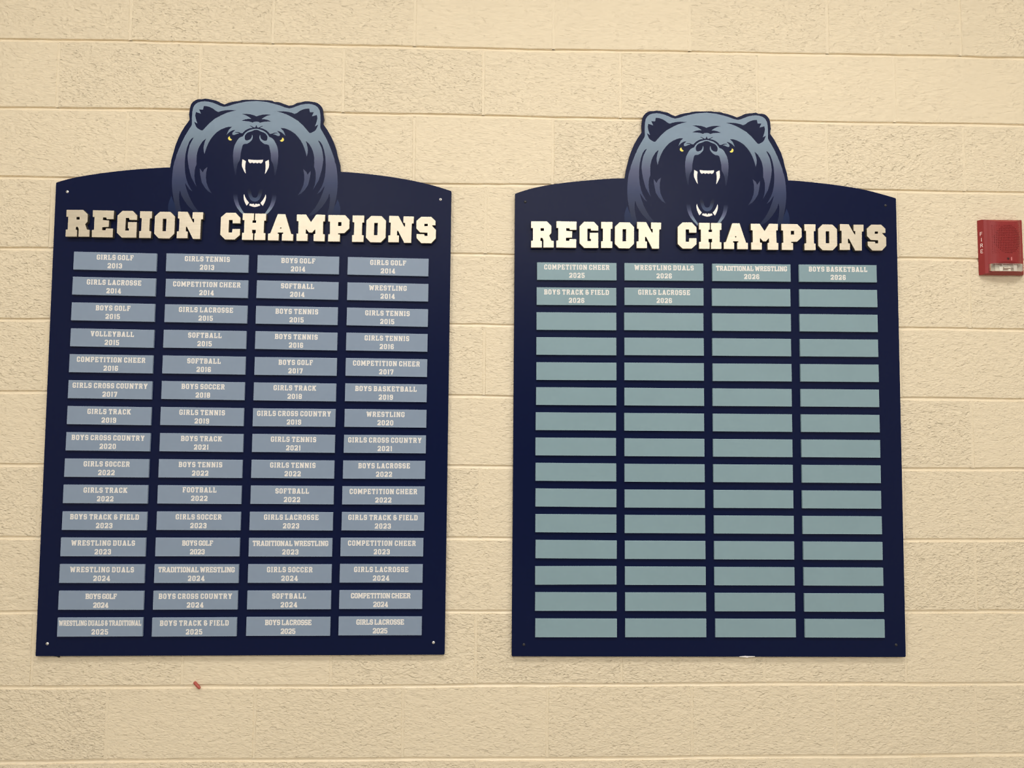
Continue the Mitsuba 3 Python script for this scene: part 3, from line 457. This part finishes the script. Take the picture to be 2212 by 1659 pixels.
for b in (0, 1):
    org, ang = BOARDS[b]
    key = num('award_board', b)
    au, bu = EMB[b]
    shear = lambda g: affinity.affine_transform(g, [1, bu, 0, 1, au, 0])
    # backboard outline: straight sides, arched top, bear head cut-out
    C = {k: mm(v) for k, v in DATA[f'corner{b}'].items()}
    A = mm(ARCH[b]); A[0] = C['TL']; A[-1] = C['TR']
    f_ = PchipInterpolator(A[:, 0], A[:, 1])
    ux = np.linspace(A[0, 0], A[-1, 0], 81)
    base = Polygon([tuple(C['BL']), tuple(C['BR'])] + [(u, float(f_(u))) for u in ux[::-1]])
    hd = BEAR['head'].copy()
    hd = np.vstack([[(-0.2400, 0.70)], hd])
    jag = np.random.default_rng(5 + b)
    L = hd[:-1]; Rr = hd[:-1][::-1].copy(); Rr[:, 0] *= -1
    Rr = Rr + jag.normal(0, 0.0006, Rr.shape)
    headp = Polygon(np.vstack([L, Rr])).buffer(0)
    outline = unary_union([base.buffer(0), shear(headp)])
    outline = outline.buffer(-0.003).buffer(0.003, quad_segs=3).simplify(0.00015)
    obj(key + '__backboard', slab_world(outline, 0.0008, BD, org, ang, bevel=0.0007), 'navy_board')
    labels[key + '__backboard'] = {'label': 'dark navy panel with arched top and bear head cut-out'}
    # printed emblem: a thin film on the panel
    for i, (nm, g, m_, lab) in enumerate(EMBLEM):
        gg = shear(g).intersection(outline.buffer(-0.0005))
        obj(f'{key}__{nm}', slab_world(gg, BD - 0.0002, BD + 0.00025 + 0.00003 * (i % 3), org, ang), m_)
        if lab: labels[f'{key}__{nm}'] = {'label': lab}
    # brushed letters
    for i, ch in enumerate(WORD):
        rings = LETTERS[ch]
        g = Polygon(rings[0], [r for r in rings[1:]]).buffer(0)
        if i == 11 or i == 12 or i == 13:
            pass
        g = g.buffer(0.0007).buffer(-0.0014).buffer(0.0007, quad_segs=2)
        g = affinity.translate(g, LX[b][i] / 1000, LZ[b][i] / 1000).simplify(0.00012)
        lk = num(key + '__letter', i)
        obj(lk, slab_world(g, BD - 0.0002, LD - 0.0010, org, ang), 'letter_side')
        fm = slab_world(g, LD - 0.0010, LD, org, ang, bevel=0.0006)
        uv = np.stack([fm.vertices[:, 0], fm.vertices[:, 2]], -1)
        obj(lk + '__face', fm, 'brushed_metal', uv=uv)
        labels[lk] = {'label': f'brushed metal block letter {ch} with dark sides'}
    # plates
    pmesh = {}
    for i in range(60):
        r, c = divmod(i, 4)
        du, dv, rot = DATA[f'plate{b}'][i]
        cu, cv = (c - 1.5) * PITCH_U + du / 1000, -(r - 7) * PITCH_V + dv / 1000
        th = math.radians(rot)
        place = lambda g: affinity.translate(affinity.rotate(g, th, origin=(0, 0), use_radians=True), cu, cv)
        pk = num(key + '__plate', i)
        rect = sbox(-PW / 2, -PH / 2, PW / 2, PH / 2)
        obj(pk, slab_world(place(rect), BD - 0.0002, PD, org, ang, bevel=0.0005), 'plate_blue' if b == 0 else 'plate_teal')
        tx = TXT[b][i]
        if tx:
            name, year = tx.split('/')
            o1, o2 = (0.28, 0.747) if b == 0 else (0.263, 0.73)
            if name == 'FOOTBALL': o1, o2 = 0.237, 0.70
            cap = 0.0143
            tight = tx in TIGHT
            W = {'WRESTLING DUALS & TRADITIONAL': 0.2205, 'TRADITIONAL WRESTLING': 0.2175}.get(name, 0.2150)
            t1 = text_shape(name, cap, track=0.07 if tight else 0.175, space=0.22 if tight else 0.27, maxw=W)
            t2 = text_shape(year, cap, track=0.10 if (tight and 'TRAD' not in name) else 0.20)
            g = unary_union([affinity.translate(t1, 0, PH / 2 - o1 * PH), affinity.translate(t2, 0, PH / 2 - o2 * PH)])
            obj(pk + '__lettering', slab_world(place(g), PD - 0.0001, PD + 0.0002, org, ang, back=False), 'print_white')
            labels[pk] = {'label': f'{"steel blue" if b == 0 else "teal blue"} plate reading {name} {year}'}
            labels[pk + '__lettering'] = {'label': f'white lettering {name} {year}'}
    # screws
    for i, (u, v) in enumerate(DATA[f'screw{b}']):
        m = dome(0.0043, 0.0026)
        p0 = wallframe(np.array([u / 1000]), np.array([v / 1000]), np.array([BD - 0.0001]), org, ang)[0]
        Rm = np.array([[1, 0, 0, p0[0]], [0, 0, -1, p0[1]], [0, 1, 0, p0[2]], [0, 0, 0, 1.0]])
        m.apply_transform(Rm)
        sk = num(key + '__screw', i)
        obj(sk, m, 'screw_steel' if b == 0 else 'screw_black', smooth=60)
        labels[sk] = {'label': 'shiny steel screw head in the corner' if b == 0 else 'black screw head in the corner'}
        s = trimesh.creation.cylinder(radius=0.0012, height=0.0012, sections=12)
        s.apply_translation((0, 0, 0.0023)); s.apply_transform(Rm)
        obj(sk + '__socket', s, 'screw_socket')

labels['award_board'] = {'label': 'dark navy award board filled with lettered steel blue plates, roaring bear head on top', 'category': 'award board', 'group': 'navy award boards on the block wall'}
labels['award_board_001'] = {'label': 'dark navy award board with mostly blank teal plates, next to the red fire alarm', 'category': 'award board', 'group': 'navy award boards on the block wall'}
# torn film at the lower edge of the right board, and a dark scrap under the left one
chip = Polygon([(0, .0012), (.008, .0022), (.016, .0028), (.026, .0024), (.036, .0022), (.0440, .0018), (.0445, .0004), (.034, -.0004), (.026, -.0008), (.022, -.0024), (.018, -.001), (.008, -.0006), (0.0, .0002)])
C = {k: mm(v) for k, v in DATA['corner1'].items()}
cu = (1.748 - BOARDS[1][0][0]); cv = float(np.interp(cu, [C['BL'][0], C['BR'][0]], [C['BL'][1], C['BR'][1]]))
obj('award_board_001__torn_film', slab_world(affinity.translate(chip, cu, cv - 0.0004), BD - 0.004, BD + 0.0006, *BOARDS[1]), 'chip_white')
labels['award_board_001__torn_film'] = {'label': 'torn white film at the lower edge'}
C = {k: mm(v) for k, v in DATA['corner0'].items()}
cu = -0.1335 - BOARDS[0][0][0]; cv = float(np.interp(cu, [C['BL'][0], C['BR'][0]], [C['BL'][1], C['BR'][1]]))
scrap = Polygon([(-.012, .002), (.002, .0015), (.0085, -.0005), (.0105, -.0042), (.0085, -.0044), (.004, -.0022), (-.004, -.0012), (-.012, -.0004)])
obj('award_board__tape_scrap', slab_world(affinity.translate(scrap, cu, cv), 0.004, 0.0085, *BOARDS[0]), 'scrap_black')
labels['award_board__tape_scrap'] = {'label': 'small black scrap sticking out under the lower edge'}

# ----------------------------------------------------------------- fire alarm
import manifold3d as m3
AW, AH = 0.131, 0.1625
ACX, ACZ, AROT = 2.4785 + AW / 2 - 0.0015, Z0 - 0.7742, math.radians(0.3)
def alarm_front(u, v):
    """depth of the cover's face"""
    return 0
def alarm_to_world(v):
    c, s = math.cos(AROT), math.sin(AROT)
    x, z = v[:, 0], v[:, 1]
    return np.stack([ACX + x * c - z * s, -v[:, 2], ACZ + x * s + z * c], -1)
def mani(v, f):
    return m3.Manifold(m3.Mesh(np.asarray(v, np.float32), np.asarray(f, np.uint32)))
def prism_uv(profile, u0, u1):      # profile in (v, d), along u
    cs = m3.CrossSection([np.array(profile)])
    m = cs.extrude(u1 - u0)          # (v, d, w)
    return m.transform(np.array([[0, 0, 1, u0], [1, 0, 0, 0], [0, 1, 0, 0]], float))
def prism_vd(profile, v0, v1):      # profile in (u, d), along v
    cs = m3.CrossSection([np.array(profile)])
    m = cs.extrude(v1 - v0)          # (u, d, w)
    return m.transform(np.array([[1, 0, 0, 0], [0, 0, 1, v0], [0, 1, 0, 0]], float))
hw, hh = AW / 2, AH / 2
def depth_at(u):
    a = abs(u)
    return .0185 + .0135 * (1 - (a / (hw - .015)) ** 3.6) if a < hw - .015 else .0185
sidep = [(-hw, 0), (hw, 0), (hw, .004), (hw - .008, .016), (hw - .015, .0185)] + [(u, depth_at(u)) for u in np.linspace(hw - .0155, -hw + .0155, 25)] + [(-hw + .015, .0185), (-hw + .008, .016), (-hw, .004)]
vertp = [(-hh, 0), (hh, 0), (hh, .012), (hh - .004, .022), (hh - .012, .034), (-hh + .037, .034), (-hh + .031, .030), (-hh + .007, .029), (-hh + .001, .014), (-hh, .010)]
if Polygon(sidep).exterior.is_ccw is False: sidep = sidep[::-1]
if Polygon(vertp).exterior.is_ccw is False: vertp = vertp[::-1]
bodym = prism_vd(sidep, -hh, hh) ^ prism_uv(vertp, -hw, hw)
cuts = []
GV = 0.0190         # middle of the grille above the middle of the cover
for iy in range(-8, 9):
    for ix in range(-9, 10):
        u, v = 0.0030 + ix * 0.00480, GV + iy * 0.00500
        rr = math.hypot(ix / 8.3, iy / 8.3)
        if abs(u) > hw - .017: continue
        deep = rr <= 1.0
        d0 = depth_at(u) - (0.008 if deep else 0.0005)
        w_ = 0.0011 if deep else 0.0012
        cuts.append(m3.Manifold.cube([2 * w_, 1.9 * w_, 0.03]).translate([u - w_, v - .95 * w_, d0]))
# strobe window recess
cuts.append(m3.Manifold.cube([0.0955, 0.0225, 0.05]).translate([-0.049, -hh + .0065, 0.0125]))
bodym = bodym - m3.Manifold.compose(cuts)
mb = bodym.to_mesh()
obj('fire_alarm__cover', trimesh.Trimesh(alarm_to_world(np.asarray(mb.vert_properties)[:, :3]), np.asarray(mb.tri_verts), process=False), 'alarm_red', smooth=25)
labels['fire_alarm'] = {'label': 'red fire alarm speaker with a clear strobe window, right of the boards', 'category': 'fire alarm'}
labels['fire_alarm__cover'] = {'label': 'red cover with a round pattern of speaker holes'}
def alarm_slab(g, d0, d1, bevel=0.0):
    v, f = slab(g, d0, d1, bevel)
    return trimesh.Trimesh(alarm_to_world(v), f, process=False)
# strobe: reflector trough, lamp tube, clear lens
tro = [(-0.0485, .0128), (0.0450, .0128), (0.0450, .0285), (0.038, .0165), (0.012, .0145), (-0.012, .0145), (-0.028, .0165), (-0.0485, .0285)]
tr = prism_vd(tro[::-1] if not Polygon(tro).exterior.is_ccw else tro, -hh + .0070, -hh + .0285).to_mesh()
obj('fire_alarm__reflector', trimesh.Trimesh(alarm_to_world(np.asarray(tr.vert_properties)[:, :3]), np.asarray(tr.tri_verts), process=False), 'reflector_chrome')
labels['fire_alarm__reflector'] = {'label': 'silver strobe reflector'}
tb = trimesh.creation.cylinder(radius=0.0030, height=0.020, sections=16); tb.apply_transform(trimesh.transformations.rotation_matrix(math.pi / 2, [0, 1, 0])); tb.apply_translation((0.004, -hh + .0178, .0205))
obj('fire_alarm__strobe_tube', trimesh.Trimesh(alarm_to_world(tb.vertices), tb.faces, process=False), 'tube_glass', smooth=40)
br = trimesh.util.concatenate([trimesh.creation.box(extents=(0.0015, 0.019, 0.012)).apply_translation((x_, -hh + .0178, .0205)) for x_ in (-0.0125, 0.0205)])
obj('fire_alarm__strobe_bracket', trimesh.Trimesh(alarm_to_world(br.vertices), br.faces, process=False), 'reflector_chrome')
lens = octo(-0.049, -hh + .0065, 0.0455, -hh + .0290, 0.0015)
lv, lf = slab(lens, .0200, .0345, bevel=0.004, back=False)
obj('fire_alarm__strobe_lens', trimesh.Trimesh(alarm_to_world(lv), lf, process=False), 'clear_lens')
labels['fire_alarm__strobe_lens'] = {'label': 'clear plastic strobe lens'}
# FIRE, stacked down the left side of the cover
def stroke(pts, w=0.00135):
    return LineString(pts).buffer(w / 2, cap_style='square', join_style='mitre', quad_segs=3)
ch_ = 0.0096
FIRE = {'F': [[(0, 0), (0, 1), (.62, 1)], [(0, .52), (.50, .52)]], 'I': [[(.30, 0), (.30, 1)]],
        'R': [[(0, 0), (0, 1), (.45, 1), (.62, .90), (.62, .62), (.45, .50), (0, .50)], [(.36, .50), (.66, 0)]], 'E': [[(.62, 0), (0, 0), (0, 1), (.62, 1)], [(0, .52), (.52, .52)]]}
# the stretch of the side that carries the word slopes from depth .018 (u = -hw + .003) to .0215 (u = -hw + .016)
slope = np.array([.008, .012]) / math.hypot(.008, .012)          # along the slanted side, from the wall outwards
for i, ch in enumerate('FIRE'):
    g = unary_union([stroke([(x * .0080, y * ch_) for x, y in q]) for q in FIRE[ch]])
    g = affinity.translate(g, .0050, 0.0345 - i * 0.0172)
    v, f = slab(g, -0.0003, 0.0003)
    w = np.c_[-hw + v[:, 0] * slope[0] - v[:, 2] * slope[1], v[:, 1], .004 + v[:, 0] * slope[1] + v[:, 2] * slope[0]]
    obj(num('fire_alarm__lettering', i), trimesh.Trimesh(alarm_to_world(w), f, process=False), 'alarm_print')
    labels[num('fire_alarm__lettering', i)] = {'label': f'white letter {ch} on the side'}
sd = 0.0335
star = unary_union([LineString([(-.0040 * math.cos(a), -.0040 * math.sin(a)), (.0040 * math.cos(a), .0040 * math.sin(a))]).buffer(.0007) for a in (0.15, 0.15 + math.pi / 3, 0.15 + 2 * math.pi / 3)])
obj('fire_alarm__symbol', alarm_slab(affinity.translate(star, 0.0005, -hh + .0425), 0.030, 0.0323), 'alarm_mark')
labels['fire_alarm__symbol'] = {'label': 'small black star-like mark'}
obj('fire_alarm__label_strip', alarm_slab(affinity.translate(unary_union([sbox(-.0016, -.0050, .0016, .0050)]), 0.0105, -hh + .0425), 0.030, 0.0323), 'alarm_pink')
labels['fire_alarm__label_strip'] = {'label': 'small pale strip beside the mark'}

# ----------------------------------------------------------------- red plug lying against the wall joint
p0, p1 = np.array([0.2386, -0.0030, Z0 - 2.0157]), np.array([0.2530, -0.0062, Z0 - 2.0288])
r0 = 0.0041
d = p1 - p0; Ln = np.linalg.norm(d); d /= Ln
prof = np.array([(0, -r0 * .7), (r0 * .72, -r0 * .55), (r0, 0), (r0 * 1.04, Ln * .4), (r0 * .98, Ln * .8), (r0 * .92, Ln), (r0 * .70, Ln + r0 * .45), (r0 * .30, Ln + r0 * .55), (0, Ln + r0 * .3)])
pm = trimesh.creation.revolve(prof, sections=20)
zax = d; xax = np.cross([0, 1, 0], zax); xax /= np.linalg.norm(xax); yax = np.cross(zax, xax)
Mx = np.eye(4); Mx[:3, 0], Mx[:3, 1], Mx[:3, 2], Mx[:3, 3] = xax, yax, zax, p0
pm.apply_transform(Mx)
obj('plastic_plug', pm, 'plug_red', smooth=40)
labels['plastic_plug'] = {'label': 'small red plug stuck to the wall at a joint below the left board', 'category': 'plug'}
